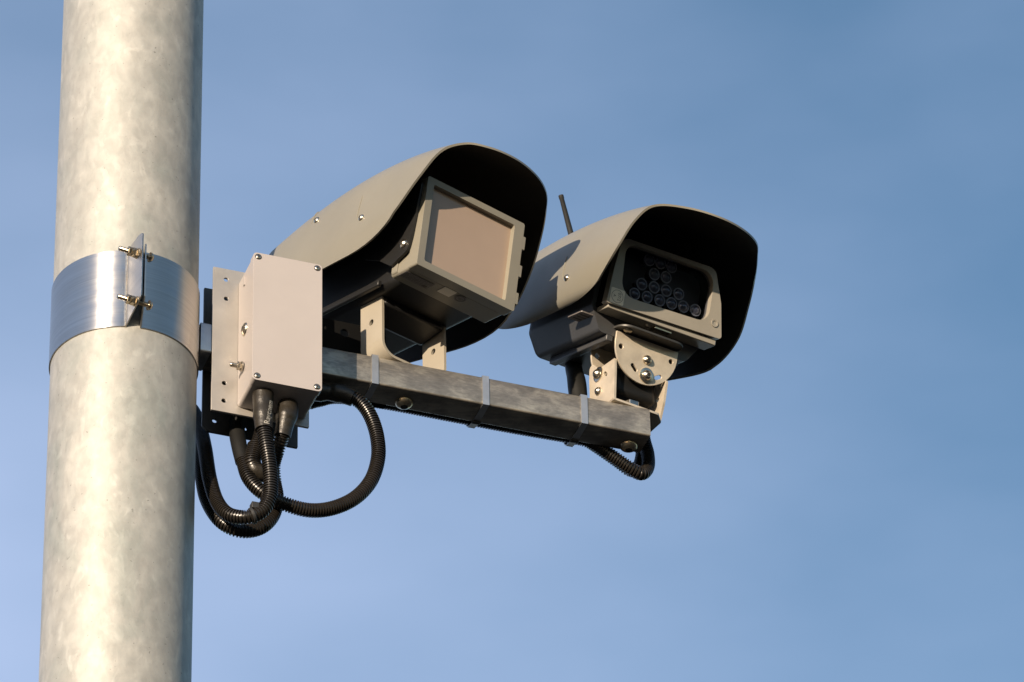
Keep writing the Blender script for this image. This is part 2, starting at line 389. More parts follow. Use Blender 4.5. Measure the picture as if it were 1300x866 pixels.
# two upright ears, the band's ends folded outwards
ear_dir = V((sin(radians(29)), -cos(radians(29)), 0)); ear_n = V((cos(radians(29)), sin(radians(29)), 0))
root = az(5, .0875, 0)
e = MB(); fr = Frame(root, ear_dir, (0, 0, 1), ear_n); L = .043
e.plate(fr, rpoly([(0, -HB), (L, -HB + .017), (L, HB - .002), (L - .010, HB + .001), (0, HB)], [0, .003, .004, .01, 0]), 0, .0016)
e.build('ear', M['band'], clamp, bevel=.0003)
tip = root + ear_dir * .040 + ear_n * .0062; rt2 = az(17, .0875, 0); d2 = (tip - rt2); L2 = d2.length; d2.normalize()
e = MB(); e.plate(Frame(rt2, d2, (0, 0, 1), d2.cross(V((0, 0, 1)))), rpoly([(0, -HB), (L2, -HB + .020), (L2, HB - .014), (0, HB)], [0, .003, .004, 0]), -.0008, .0008)
e.build('ear', M['band'], clamp, bevel=.0003)
e = MB(); e.use(M['steel']).lathe(root + V((0, 0, -HB)), (0, 0, 1), [(0, .0019), (HB * 2, .0019)], 14); e.build('folded_edge', None, clamp)
for zc in (.019, -.051):
    m_ = MB(); c = root + ear_dir * .030 + V((0, 0, zc + .012)); ax = -ear_n
    m_.use(M['bolt'])
    P_ = [c + ear_n * .020 + ax * (t * .0006) for t in range(0, 74)]
    fr = frames(P_); pr = [(cos(2 * pi * q / 14), sin(2 * pi * q / 14)) for q in range(14)]
    m_.sweep([(pp, u, w, .0031 - (.00045 if i % 2 else 0)) for i, (pp, u, w) in enumerate(fr)], pr)
    bo = m_.build('bolt', M['bolt'], clamp)
    h_ = MB(); dome_bolt(h_.use(M['bolt']), c + ear_n * .0156, ear_n, .0062, .0048, True); h_.build('bolt_head', M['bolt'], bo)
    n_ = MB(); n_.use(M['bolt']).lathe(c + ax * .0001, ax, [(0, .0066), (.0014, .0066)], 20); hexnut(n_, c + ax * .0016, ax, .0058, .0052)
    n_.lathe(c + ax * .0072, ax, [(0, .0056), (.001, .0056)], 20); hexnut(n_, c + ax * .0084, ax, .0056, .0045)
    n_.build('nut', M['bolt'], bo)

# ------------------------------------------------------------------ support arm: square tube + the pair of upright plates bolted to it
arm = thing('support_arm', 'weathered square aluminium arm jutting from the clamp and carrying both cameras', 'support arm', RIG.P(.088, 0, 0))
AE = .6590
t = MB()
o_ = rrect(-.02, .02, -.02, .02, .0022, 3); i_ = rrect(-.0172, .0172, -.0172, .0172, .001, 3)
rows = []
for loop, rev in ((o_, 0), (i_, 1)):
    pass
n_ = len(o_)
def ring(a, loop): return [RIG.P(a, x, y) for x, y in loop]
t.grid([ring(.0893, o_)] + [ring(.0893 + (AE - .0893) * k / 40, o_) for k in range(1, 41)] + [ring(AE, i_), ring(.0893, i_)], closed_u=True, closed_v=True)
t.build('beam', M['beam'], arm, ang=50)
c_ = MB(); c_.plate(Frame(RIG.P(AE - .003, 0, 0), RIG.y, RIG.z, RIG.x), rrect(-.0171, .0171, -.0171, .0171, .001, 3), 0, .0015)
c_.build('end_cap', M['rubber'], arm)
cl_ = MB(); cl_.grid([[RIG.P(a, x * k, y * k) for x, y in o_] for a, k in ((.0880, 1.0), (.0880, 1.05), (.1012, 1.05), (.1012, 1.0))], closed_v=True); cl_.build('sky_sheen_sleeve', M['tie'], arm)  # added sleeve; its bright metal stands in for sky reflected in the beam
hl = [(.1175, .0885), (.1180, .0602), (.1170, -.064), (.1168, -.0895)]
fp = MB(); fr = Frame(RIG.P(0, -.0205, 0), RIG.x, RIG.z, RIG.y)
fp.plate(fr, rrect(.1015, .2225, -.1055, .1045, .0008, 2), -.003, 0, [circ(x, y, .0030, 16) for x, y in hl] + [circ(.212, y, .003, 16) for y in (.09, -.09)])
fp.build('front_plate', M['plate'], arm, bevel=.0003)
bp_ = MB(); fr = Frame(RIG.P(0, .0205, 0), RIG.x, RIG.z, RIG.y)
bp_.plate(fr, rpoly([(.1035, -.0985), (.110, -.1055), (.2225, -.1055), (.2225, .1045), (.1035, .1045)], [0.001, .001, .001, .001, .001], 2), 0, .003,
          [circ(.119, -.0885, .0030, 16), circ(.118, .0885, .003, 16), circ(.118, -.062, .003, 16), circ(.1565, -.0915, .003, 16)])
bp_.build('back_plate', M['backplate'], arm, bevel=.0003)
ta = MB(); fr = Frame(RIG.P(0, .0240, 0), RIG.x, RIG.z, RIG.y)
ta.plate(fr, rpoly([(.205, -.02), (.335, -.02), (.335, .096), (.205, .096)], .003, 3), 0, .004, [circ(.2826, .080, .0056, 20)])
ta.build('tall_plate', M['chamber'], arm, bevel=.0003)  # near-black colour stands in for the shadow lying over this plate

# ------------------------------------------------------------------ junction box on the front plate
jb = thing('junction_box', 'pale grey rectangular metal junction box on the plate beside the pole', 'junction box', RIG.P(.176, -.05, -.096))
X0, X1, Z0, Z1, B0 = .1325, .2185, -.0965, .0895, -.0855
fj = Frame(RIG.P(0, 0, 0), RIG.x, RIG.z, RIG.y)
e = MB(); e.plate(fj, rrect(X0 + .0008, X1 - .0008, Z0 + .0008, Z1 - .0008, .005), B0 + .0125, -.0245); e.build('enclosure', M['box'], jb, bevel=.001)
e = MB(); e.plate(fj, rrect(X0, X1, Z0, Z1, .005), B0, B0 + .0118); lid = e.build('lid', M['box'], jb, bevel=.0014, seg=3)
e = MB(); e.plate(fj, rrect(X0 + .002, X1 - .002, Z0 + .002, Z1 - .002, .004), B0 + .0116, B0 + .0128); e.build('gasket', M['rubber'], jb)
for x, z in ((X0 + .0062, Z1 - .006), (X1 - .0062, Z1 - .006), (X0 + .0062, Z0 + .006), (X1 - .0062, Z0 + .006)):
    s_ = MB(); s_.use(M['hole']).lathe(fj.P(x, z, B0 - .00005), -RIG.y, [(0, .0042), (.0002, .0041)], 20)
    dome_bolt(s_.use(M['steel']), fj.P(x, z, B0 - .0002), -RIG.y, .0033, .0012, True, 0, 18); s_.build('lid_screw', None, jb)
s_ = MB(); dome_bolt(s_.use(M['steel']), fj.P(X0 + .0008, -.0015, -.052), -RIG.x, .0085, .004, True); s_.build('side_plug', None, jb)
s_ = MB(); s_.use(M['box']).box(fj, X0 - .0006, X0 + .002, .066, .078, -.05, -.046); s_.build('hinge_slot', None, jb)
s_ = MB(); s_.use(M['steel']); c = fj.P(X0 - .001, -.0535, -.048)
s_.lathe(c, -RIG.x, [(0, .0062), (.002, .0062)], 20); hexnut(s_, c - RIG.x * .002, -RIG.x, .0052, .0045)
s_.lathe(c - RIG.x * .0065, -RIG.x, [(0, .0031), (.0075, .0031), (.0085, .0024)], 16); s_.build('earth_stud', None, jb)

# ------------------------------------------------------------------ conduits
C1S = [(0.1539, -0.06, -0.0972), (0.1541, -0.06, -0.1234), (0.1552, -0.06, -0.148)]
C1 = [(0.1552, -0.06, -0.1457), (0.1583, -0.06, -0.1676), (0.163, -0.058, -0.1932), (0.1653, -0.056, -0.2171), (0.1646, -0.054, -0.2382), (0.1577, -0.052, -0.255), (0.1459, -0.05, -0.265), (0.1332, -0.045, -0.2666), (0.119, -0.035, -0.2576), (0.1108, -0.02, -0.2318), (0.1077, 0.0, -0.187), (0.1102, 0.03, -0.1238), (0.1118, 0.06, -0.0715), (0.1104, 0.09, -0.0274), (0.101, 0.12, 0.0083)]
C2S = [(0.1875, -0.05, -0.0972), (0.1872, -0.05, -0.1068), (0.1854, -0.05, -0.1189), (0.1822, -0.045, -0.1422)]
C2 = [(0.1827, -0.045, -0.1399), (0.1797, -0.035, -0.1553), (0.1796, -0.02, -0.1657), (0.1839, -0.01, -0.183), (0.1869, -0.01, -0.2048), (0.1826, -0.012, -0.2304), (0.1696, -0.014, -0.2511), (0.1514, -0.014, -0.2616), (0.1328, -0.012, -0.2609), (0.1166, -0.005, -0.2442), (0.1087, 0.015, -0.205), (0.1083, 0.035, -0.156), (0.1123, 0.06, -0.1046), (0.1158, 0.09, -0.0586), (0.1129, 0.115, -0.0216)]
C3S = [(0.2233, 0.004, -0.0325), (0.2400, 0.0, -0.0335), (0.2560, -0.003, -0.0335), (0.2684, -0.008, -0.0355), (0.2819, -0.012, -0.0420)]
C3 = [(0.2799, -0.012, -0.0405), (0.2931, -0.014, -0.0505), (0.3036, -0.015, -0.0695), (0.3101, -0.016, -0.0963), (0.3102, -0.018, -0.1272), (0.3006, -0.02, -0.1624), (0.2803, -0.022, -0.1928), (0.252, -0.025, -0.2153), (0.2223, -0.027, -0.2262), (0.192, -0.028, -0.2244), (0.1655, -0.026, -0.213), (0.1498, -0.02, -0.1912), (0.1449, -0.01, -0.1587)]
C3T = [(0.1454, -0.01, -0.1619), (0.1433, -0.002, -0.1368), (0.1432, 0.008, -0.1097), (0.1432, 0.010, -0.0899)]
C4 = [(0.1657, -0.02, -0.1108), (0.1581, -0.02, -0.1433), (0.1535, -0.02, -0.1668), (0.1574, -0.02, -0.1783), (0.1697, -0.018, -0.18), (0.1822, -0.012, -0.1689)]
GRP = 'ribbed black conduits'
DARK = None
def conduit(name, label, path, sleeves, extra=None, loc=None):
    th = thing(name, label, 'conduit', RIG.P(*path[0]), GRP)
    m_ = MB(); corrugated(m_, rig(path)); m_.build('ribbed_tube', M['conduit'], th, ang=60)
    for pts, prof in sleeves:
        m_ = MB(); sleeve(m_, rig(pts), prof); sl_ = m_.build('heat_shrink_sleeve', M['shade_black'] if pts in (C3T, DARK) else M['shrink'], th, ang=70)  # the blacker sleeves carry the shade of box and camera in their colour
        if extra: extra(sl_, pts); extra = None
    return th
def print_on(sl_, pts):
    vs, fs = text_mesh('Raychem', .0092); m_ = MB()
    a, b = RIG.P(*pts[0]), RIG.P(*pts[2]); down = (b - a).normalized(); side = V((1, 0, 0)) - down * down.x; side.normalize(); fwd = side.cross(down)
    if fwd.y > 0: fwd = -fwd
    out = []
    for v in vs:
        s_ = .032 - v.x * 1.0; ang = -(v.y - .0002) / .0100 + .62 - (s_ - .03) * 12
        r = .01235 if s_ < .02 else .01235 - (s_ - .02) * .075
        out.append(a + down * s_ + (fwd * cos(ang) + side * sin(ang)) * (r + .0006))
    m_.add(out, fs); m_.build('printed_lettering', M['white'], sl_)
conduit('corrugated_conduit', 'ribbed black conduit looping from the left gland under the grey junction box behind the pole', C1,
        [(C1S, [.0128, .0125, .0118, .0122, .0108, .0103])], print_on)
conduit('corrugated_conduit', 'ribbed black conduit from the right gland under the junction box, passing behind its neighbour', C2,
        [(C2S, [.0120, .0128, .0130, .0112, .0105, .0104])])
conduit('corrugated_conduit', 'ribbed black conduit in one wide open loop hanging beneath the arm', C3,
        [(C3S, [.0122, .0115, .0118, .0098, .0118, .0112, .0104]), (C3T, [.0094, .0094, .0096, .0098])])
th = thing('cable_elbow', 'short smooth black cable elbow tucked behind the conduit under the junction box', 'cable elbow', RIG.P(*C4[0]))
m_ = MB(); corrugated(m_, rig([C4[0], (.162, -.02, -.127), C4[1]]), .0072, .0028); m_.build('ribbed_tube', M['conduit'], th, ang=60)
m_ = MB(); corrugated(m_, rig(C4[1:4]), .0106, .0030); m_.build('ribbed_tube', M['conduit'], th, ang=60)
m_ = MB(); sleeve(m_, rig(C4[2:]), [.0085, .0104, .0102, .0092]); m_.build('heat_shrink_sleeve', M['shrink'], th, ang=70)
C5 = [(.150, .030, -.030), (.2268, .032, -.0300), (.2500, .031, -.0230), (.2748, .030, -.0130), (.33, .030, -.008), (.42, .030, -.008), (.50, .030, -.008), (.575, .0295, -.0070), (0.5940, 0.029, -0.0085), (0.6095, 0.028, -0.0157), (0.6323, 0.027, -0.0300), (0.6523, 0.027, -0.0410), (0.6657, 0.03, -0.0412), (0.6761, 0.037, -0.025), (0.68, 0.045, -0.0001), (0.6776, 0.05, 0.0251), (0.6783, 0.055, 0.0523), (0.6876, 0.06, 0.0851), (0.6976, 0.066, 0.1127), (0.7080, 0.085, 0.1350)]
conduit('corrugated_conduit', 'ribbed black conduit strapped along the back of the arm and sagging at its end', C5, [(C5[-4:], [.0095, .0105, .0105, .0098])])
C6 = [(.612, .120, .200), (.602, .085, .1400), (0.5915, 0.050, 0.0950), (0.5898, 0.040, 0.0593), (0.5900, 0.036, 0.0315), (0.583, 0.0345, 0.012), (.560, .0335, .0085), (.50, .0335, .0095), (.40, .0335, .0095), (.33, .0345, .0095), (.235, .0365, .0080)]
DARK = C6[:5]
conduit('corrugated_conduit', 'black conduit dropping from the rear of the infrared camera behind the arm', C6, [(C6[:5], [.0100, .0105, .0108, .0118, .0098])])
C7 = [(.23, .050, .020), (.40, .050, .019), (.55, .050, .017), (0.5912, 0.047, 0.0110), (0.6151, 0.043, -0.0050), (0.6367, 0.041, -0.0200), (0.6549, 0.042, -0.0300), (0.6680, 0.048, -0.0220), (0.6780, 0.057, 0.0053), (0.6800, 0.064, 0.0315), (0.6795, 0.068, 0.0576), (0.6842, 0.074, 0.0911), (0.6953, 0.082, 0.1200), (.700, .095, .140)]
conduit('corrugated_conduit', 'ribbed black conduit nested just inside the sagging loop at the end of the arm', C7, [(C7[-4:], [.0095, .0105, .0105, .0098])])
cl = MB(); c = RIG.P(.1470, -.0505, -.2560)
cl.use(M['rubber']).box(Frame(c, RIG.x, RIG.z, RIG.y), -.0045, .0045, -.002, .0065, -.007, .003)
fr_c = frames(spline(rig(C1[5:9]), .002)); pp, u, w = fr_c[len(fr_c) // 3]
tdir = u.cross(w); cl.lathe(pp - tdir * .0018, tdir, [(0, .0094), (0, .0101), (.0036, .0101), (.0036, .0094)], 24)
tag(cl.build('cable_clip', None, bevel=.0006), 'small black clip on top of the conduit bend below the junction box', 'cable clip')

# ------------------------------------------------------------------ steel straps round arm and conduits
def strap(a, label):
    s_ = MB(); w = .0042
    # closed loop in the b-c plane: round the beam, over the conduits at the back
    loop = [(-.0205, .0206), (-.0205, -.0206), (.0200, -.0208), (.0335, -.0178), (.0395, -.0120), (.0440, -.002), (.0605, .012), (.0590, .028), (.0400, .0290), (.0205, .0212)]
    inn = loop; cx, cy = .01, 0
    out = []
    for x, y in loop:
        d = sqrt((x - cx) ** 2 + (y - cy) ** 2); out.append((x + (x - cx) / d * .0011, y + (y - cy) / d * .0011))
    rows = [[RIG.P(a - w, *q) for q in inn], [RIG.P(a + w, *q) for q in inn], [RIG.P(a + w, *q) for q in out], [RIG.P(a - w, *q) for q in out]]
    s_.grid(rows, closed_u=True, closed_v=True); rt = s_.build('steel_strap', M['tie'], None, smooth=False)
    tag(rt, label, 'strap', 'steel straps round the arm')
    k = MB(); k.box(Frame(RIG.P(a, 0, 0), RIG.x, RIG.y, RIG.z), -.0056, .0056, .013, .019, -.0236, -.0219); k.build('buckle', M['backplate'], rt, bevel=.0008)
strap(.3062, 'steel strap round the arm at the foot of the radar camera bracket')
strap(.4468, 'steel strap round the middle of the arm, between the two cameras')
strap(.5734, 'steel strap round the arm just left of the infrared camera bracket')

# ------------------------------------------------------------------ sun hoods
def unit_frame(P, az_, p_, r_=0):
    a, p_, r_ = radians(az_), radians(p_), radians(r_)
    n = V((sin(a) * cos(p_), -cos(a) * cos(p_), -sin(p_))); w = V((cos(a), sin(a), 0)); h = V((sin(a) * sin(p_), -cos(a) * sin(p_), cos(p_)))
    w, h = cos(r_) * w + sin(r_) * h, cos(r_) * h - sin(r_) * w
    return Frame(V(P) + V((0, 0, RZ)), w, h, -n)         # x = sideways, y = up, z = backwards
def sgp(c, p_): return math.copysign(abs(c) ** p_, c)
def interp(x, ys):
    t = x * (len(ys) - 1); k = min(int(t), len(ys) - 2); return ys[k] + (ys[k + 1] - ys[k]) * (t - k)
def csm(x, ys):
    t = x * (len(ys) - 1); k = min(int(t), len(ys) - 2); f = t - k
    a = ys[max(k - 1, 0)] if k > 0 else 2 * ys[0] - ys[1]; b, c = ys[k], ys[k + 1]; d = ys[k + 2] if k + 2 < len(ys) else ys[k] 
    return .5 * ((2 * b) + (c - a) * f + (2 * a - 5 * b + 4 * c - d) * f * f + (3 * b - a - 3 * c + d) * f ** 3)
def hood_curve(z, t):
    """half of the arch: t=0 at the lower edge, 1 at the crown; gives half width, height, setback of the rim"""
    out = []
    for ks, sgn in ((z['w'], -1), (z['y'], 1), (z['d'], 1)):
        n = len(ks) - 1; x = t * n; k = min(int(x), n - 1); f = x - k; e = [2 * ks[0] - ks[1]] + list(ks) + [sgn * ks[-2]]
        a, b, c, d = e[k:k + 4]; out.append(.5 * ((2 * b) + (c - a) * f + (2 * a - 5 * b + 4 * c - d) * f * f + (3 * b - a - 3 * c + d) * f ** 3))
    return out
def hood_base(z, u):
    """u from -1 (left lower edge) over the crown to 1 (right lower edge)"""
    t = 1 - abs(u); w, y, d = hood_curve(z, t); w = w if u > 0 else -w
    if t < .14:                                            # the rim runs smoothly into the lower edge
        f = t / .14; y0 = z['y'][0]; y = y0 + (y - y0) * f ** .9; d += .034 * (1 - f) ** 2
    return w, y, d - z['asy'] * w / .13
def hood_xyz(z, w, y, d):
    k = 1 + z['a1'] * d + z['a2'] * d * d; y0 = z['y'][0]
    return w * (1 + z['wf'] * (d + .05)) * z['s'], (y0 + (y - y0) * k) * z['s'], d * z['s']
def hood_surface(z, off=0, nT=100, nd=24):
    base = [hood_base(z, -1 + 2 * i / nT) for i in range(nT + 1)]; rows = []
    for i in range(nT + 1):
        a, b = base[max(i - 1, 0)], base[min(i + 1, nT)]; tx, ty = b[0] - a[0], b[1] - a[1]; L = sqrt(tx * tx + ty * ty) or 1
        nx, ny = ty / L, -tx / L; w, h, df = base[i]; db = z['back'] - z['slant'] * w / .13 - z['trim'] * max(0, ((1 - 2 * i / nT) - .72) / .28) ** 2
        rows.append([hood_xyz(z, w + nx * off, h + ny * off, df + (db - df) * k / nd) for k in range(nd + 1)])
    return rows
def hood(fr, z, parent):
    th_ = .0028
    O = hood_surface(z); I = hood_surface(z, th_)
    m_ = MB().use(M['hood']); m_.grid([[fr.P(*q) for q in r] for r in O])
    m_.grid([[fr.P(*O[i][0]) for i in range(len(O))], [fr.P(*I[i][0]) for i in range(len(O))]])      # rim
    for e_ in (0, -1): m_.grid([[fr.P(*q) for q in O[e_]], [fr.P(*q) for q in I[e_]]])
    m_.grid([[fr.P(*O[i][-1]) for i in range(len(O))], [fr.P(*I[i][-1]) for i in range(len(O))]])
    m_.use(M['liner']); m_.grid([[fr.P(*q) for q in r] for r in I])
    ho = m_.build('sun_hood', None, parent, ang=55)
    # rear closing panel
    b_ = MB().use(M['hood']); ring_ = [r[-1] for r in I if r[-1][1] > .045]; n = len(ring_)
    cap = [fr.P(x, y, dz - .001) for x, y, dz in ring_]; cap2 = [fr.P(x, y, dz - .004) for x, y, dz in ring_]
    b_.add(cap, [tuple(range(n))]); b_.add(cap2, [tuple(range(n))[::-1]]); b_.grid([cap, cap2], closed_v=True)
    b_.build('rear_panel', None, ho)
    return ho
def hood_point(fr, z, u, d):
    def pt(u, d): w, y, _ = hood_base(z, u); return fr.P(*hood_xyz(z, w, y, d))
    p0 = pt(u, d); n = (pt(u + .02, d) - p0).cross(pt(u, d + .01) - p0).normalized()
    if n.dot(fr.x) > 0: n = -n
    return p0, n
def hood_screw(fr, z, u, d, parent):
    p0, n = hood_point(fr, z, u, d); s_ = MB(); dome_bolt(s_.use(M['steel']), p0 - n * .0002, n, .0046, .0032, True); s_.build('hood_screw', None, parent)
    r_ = MB(); tube(r_, [hood_point(fr, z, u + .003 + .016 * k, d + .010 + .0008 * k)[0] for k in range(9)], [.0003] + [.0011] * 7 + [.0003], 10); r_.build('pressed_rib', M['hood'], parent)

Z1_ = dict(w=[0.1394, 0.1394, 0.1302, 0.1144, 0.0899, 0.0632, 0.0328, 0.0], y=[-0.0039, 0.0262, 0.0693, 0.1107, 0.1324, 0.1399, 0.1445, 0.1469],
           d=[0.0871, 0.0396, 0.0088, -0.013, -0.0336, -0.0518, -0.0626, -0.0649], a1=1.1115, a2=-6.934, wf=-.8143, asy=-.0242, back=.285, slant=.0, trim=.0, s=1.0033)
Z2_ = dict(w=[0.1306, 0.1434, 0.1444, 0.1341, 0.1154, 0.0774, 0.0393, 0.0], y=[0.0006, 0.0132, 0.0444, 0.0838, 0.1127, 0.1262, 0.1307, 0.1328],
           d=[0.0818, 0.0423, 0.0128, -0.003, -0.0193, -0.0476, -0.0746, -0.0816], a1=1.1517, a2=-5.0419, wf=-1.0147, asy=-.0333, back=.215, slant=.05, trim=.085, s=.9925)
H1 = unit_frame((.4176, .0567, .1168), 47.48, 9.836); H2 = unit_frame((.6687, .1714, .1155), 42.18, 16.64)
U1 = unit_frame((.41389, .02792, .14156), 40.615, 10.596, -.7264); U2 = unit_frame((.64917, .15705, .16315), 33, 18.5)

# ------------------------------------------------------------------ unit 1: flat-panel radar camera
rc = thing('radar_camera', 'hooded traffic camera with a flat brownish square panel, nearest the pole', 'traffic camera', RIG.P(.3519, .0067, .02))
h1 = hood(H1, Z1_, rc)
for T_, d_ in ((-.80, .082), (-.64, .190)): hood_screw(H1, Z1_, T_, d_, h1)
W, Hh, D1 = .0758, .0612, .0528
b_ = MB(); b_.plate(U1, rpoly([(-.060, -.058), (.060, -.058), (.066, .0), (.062, .052), (-.062, .052), (-.066, 0)], .01), D1 + .002, .225); b_.build('housing', M['dark'], rc, bevel=.006, seg=3)
mod = MB()                                                 # stepped rear shell of the sensor head
mod.plate(U1, rrect(-W + .0016, W - .0016, -Hh + .0004, Hh - .0016, .004), .020, D1)
mod.plate(U1, rrect(-W - .0002, W + .0002, -Hh + .002, Hh - .003, .004), .0405, D1 - .0015)
head = mod.build('sensor_head', M['cream'], rc, bevel=.0008)
bz = MB(); IN = rrect(-.0655, .0608, -.0520, .0530, .0025, 4); OUT = rrect(-W, W, -Hh, Hh, .003, 4)
bz.plate(U1, OUT, .0015, .019, [IN])
bz.plate(U1, rrect(-W + .004, W - .004, -Hh + .004, Hh - .004, .003), .014, .0205)
bz.build('bezel', M['cream'], head, bevel=.0014, seg=3)
for y0, y1 in ((-.050, -.034), (-.012, .004), (.026, .044)):
    n2 = MB(); n2.box(U1, W - .001, W + .0042, y0, y1, .0015, .030); n2.build('side_catch', M['cream'], head, bevel=.0006)
pn = MB(); pn.plate(U1, rrect(-.0660, .0612, -.0525, .0535, .002), .0085, .0120); pn.build('front_panel', M['lens_panel'], head)
# labels beneath the head
fl = Frame(U1.P(0, -Hh, 0), U1.x, U1.z, -U1.y)
def lrect(cx, cz, w, h, ang): 
    c, s = cos(radians(ang)), sin(radians(ang)); return [(cx + c * x - s * y, cz + s * x + c * y) for x, y in ((-w / 2, -h / 2), (w / 2, -h / 2), (w / 2, h / 2), (-w / 2, h / 2))]
lb = MB().use(M['grey_label']); lb.plate(fl, lrect(-.051, .033, .043, .0165, 0), .0001, .0005)
lb.use(M['ink'])
for r in range(5):
    xx = -.0700
    while xx < -.036:
        w_ = random.uniform(.002, .007); lb.plate(fl, [(xx, .0268 + r * .0026), (xx + w_, .0268 + r * .0026), (xx + w_, .0276 + r * .0026), (xx, .0276 + r * .0026)], .0005, .0006); xx += w_ + .0012
lb.plate(fl, [(-.0385, .0355), (-.0325, .0355), (-.0325, .0395), (-.0385, .0395)], .0005, .0006)
lb.build('rating_label', None, head)
lb = MB().use(M['white_label']); lb.plate(fl, lrect(-.0085, .0265, .0185, .0165, 0), .0001, .0006)
lb.build('square_sticker', None, head)
lb = MB().use(M['grey_label']); lb.plate(fl, circ(.0125, .0275, .0078), .0001, .0005); lb.use(M['ink']); lb.plate(fl, circ(.0125, .0275, .0062), .0005, .0006, [circ(.0125, .0275, .0054)])
lb.plate(fl, [(.0092, .0262), (.0158, .0262), (.0158, .0270), (.0092, .0270)], .0005, .0006); lb.plate(fl, [(.0102, .0286), (.0148, .0286), (.0148, .0294), (.0102, .0294)], .0005, .0006)
lb.build('round_mark', None, head)
# rounded side bracket with its screw
sb = MB(); fe = Frame(U1.P(-W - .0012, 0, 0), U1.z, U1.y, -U1.x)
sb.plate(fe, rpoly([(.007, .052), (.0140, -.018), (.0180, -.0385), (.034, -.0440), (.048, -.0500), (.0751, -.0323), (.105, -.020), (.105, .030), (.02, .056)], [.003, .010, .012, .006, .008, .006, 0, 0, .004]), 0, .0035)
br_ = sb.build('side_bracket', M['dark'], rc, bevel=.0004)
s_ = MB(); dome_bolt(s_.use(M['steel']), fe.P(.0271, -.0268, .0034), -U1.x, .0062, .0045, True); s_.build('bracket_screw', None, br_)
# long bottom rail of the housing, seen beneath the hood
rl = MB(); rl.box(U1, -.070, -.064, -.058, -.050, .085, .215); rl.build('slide_rail', M['dark'], rc, bevel=.0015)
# swivel bracket standing on the arm: two uprights and a curved base
def ubracket(parent):
    a_ = radians(40.6); w = V((cos(a_), sin(a_), 0)); d = V((-sin(a_), cos(a_), 0)); fb = Frame(RIG.P(.3519, .0067, .0203), w, V((0, 0, 1)), d)
    HW, T, R = .0500, .0035, .021; hz = .0205
    path = []
    Ht = .102
    path += [(-HW, Ht), (-HW, R + .002)]
    for k in range(1, 9): t = pi + pi / 2 * k / 8; path.append((-HW + R + R * cos(t), R + R * sin(t) + .0))
    for k in range(0, 9): t = -pi / 2 + pi / 2 * k / 8; path.append((HW - R + R * cos(t), R + R * sin(t)))
    path += [(HW, R + .002), (HW, Ht)]
    n = len(path); inn = []
    for i in range(n):
        a, b = path[max(i - 1, 0)], path[min(i + 1, n - 1)]; tx, ty = b[0] - a[0], b[1] - a[1]; L = sqrt(tx * tx + ty * ty); inn.append((path[i][0] - ty / L * T, path[i][1] + tx / L * T))
    # base strip
    sl = slice(1, n - 1)
    m_ = MB(); rows = [[fb.P(*q, -hz) for q in path[sl]], [fb.P(*q, hz) for q in path[sl]], [fb.P(*q, hz) for q in inn[sl]], [fb.P(*q, -hz) for q in inn[sl]]]
    m_.grid(rows, closed_u=True, closed_v=False)
    for e_ in (1, n - 2): pass
    # uprights with a hole each, continuous with the base
    for sx in (-1, 1):
        fu = Frame(fb.P(sx * HW, 0, 0), d, V((0, 0, 1)), w if sx < 0 else -w)
        m_.plate(fu, [(-hz, R + .00205), (hz, R + .00205), (hz, Ht - .004), (hz - .004, Ht), (-hz + .004, Ht), (-hz, Ht - .004)], 0, T, [circ(.0, .056, .0042, 18)])
    m_.build('swivel_bracket', M['bracket'], parent, ang=35)
    s_ = MB(); s_.use(M['bolt']).lathe(fb.P(0, T, 0), (0, 0, 1), [(0, .0115), (.0016, .0115)], 26); hexnut(s_, fb.P(0, T + .0017, 0), V((0, 0, 1)), .0098, .0085)
    s_.lathe(fb.P(0, T + .01, 0), (0, 0, 1), [(0, .0055), (.004, .005)], 16); s_.build('bracket_nut', None, parent)
    s_ = MB(); s_.use(M['bolt']); dome_bolt(s_, RIG.P(.3519, .0067, -.0201), (0, 0, -1), .0112, .0072, True); s_.build('bracket_bolt', None, parent)
    # dark cross bar that the uprights clasp
    c_ = MB(); c_.plate(Frame(fb.P(0, 0, 0), w, V((0, 0, 1)), d), [(-.0462, .075), (.0462, .075), (.0462, .108), (-.0462, .108)], -.022, .022); c_.build('tilt_block', M['dark'], parent, bevel=.004)
ubracket(rc)

# ------------------------------------------------------------------ unit 2: infrared camera
ic = thing('infrared_camera', 'hooded traffic camera with a dark window of round lenses at the arm end', 'traffic camera', RIG.P(.6409, .0083, .02))
h2 = hood(H2, Z2_, ic)
hood_screw(H2, Z2_, -.77, .086, h2)
fr = U2
b_ = MB(); b_.plate(U2, rpoly([(-.066, -.071), (.060, -.071), (.078, -.045), (.078, .05), (-.082, .05), (-.082, -.040)], .008), .030, .175); b_.plate(U2, rpoly([(-.056, -.062), (.050, -.062), (.066, -.042), (.066, .042), (-.072, .042), (-.072, -.036)], .012), .17, .198)
hs = b_.build('housing', M['slate'], ic, bevel=.004, seg=3)
bz = MB()
OUTB = rpoly([(-.079, -.0440), (.0890, -.0390), (.0810, .006), (.0660, .0480), (-.0700, .0450), (-.0755, .004)], [.003, .004, .02, .012, .012, .02])
INB = rpoly([(-.0610, -.0290), (.0660, -.0240), (.0660, .0420), (-.0640, .0400)], [.020, .016, .018, .016], 7)
bz.plate(U2, OUTB, .0, .012, [INB]); bzl = bz.build('bezel', M['bezel'], ic, bevel=.0022, seg=3)
bk = MB(); OUTK = rpoly([(-.077, -.0425), (.0865, -.0375), (.0780, .006), (.0640, .0465), (-.0680, .0435), (-.0735, .004)], [.003, .004, .02, .012, .012, .02])
bk.plate(U2, OUTK, .0123, .034, [INB]); bk.plate(U2, OUTK, .0342, .037); bk.build('lens_chamber', M['chamber'], ic, bevel=.001)
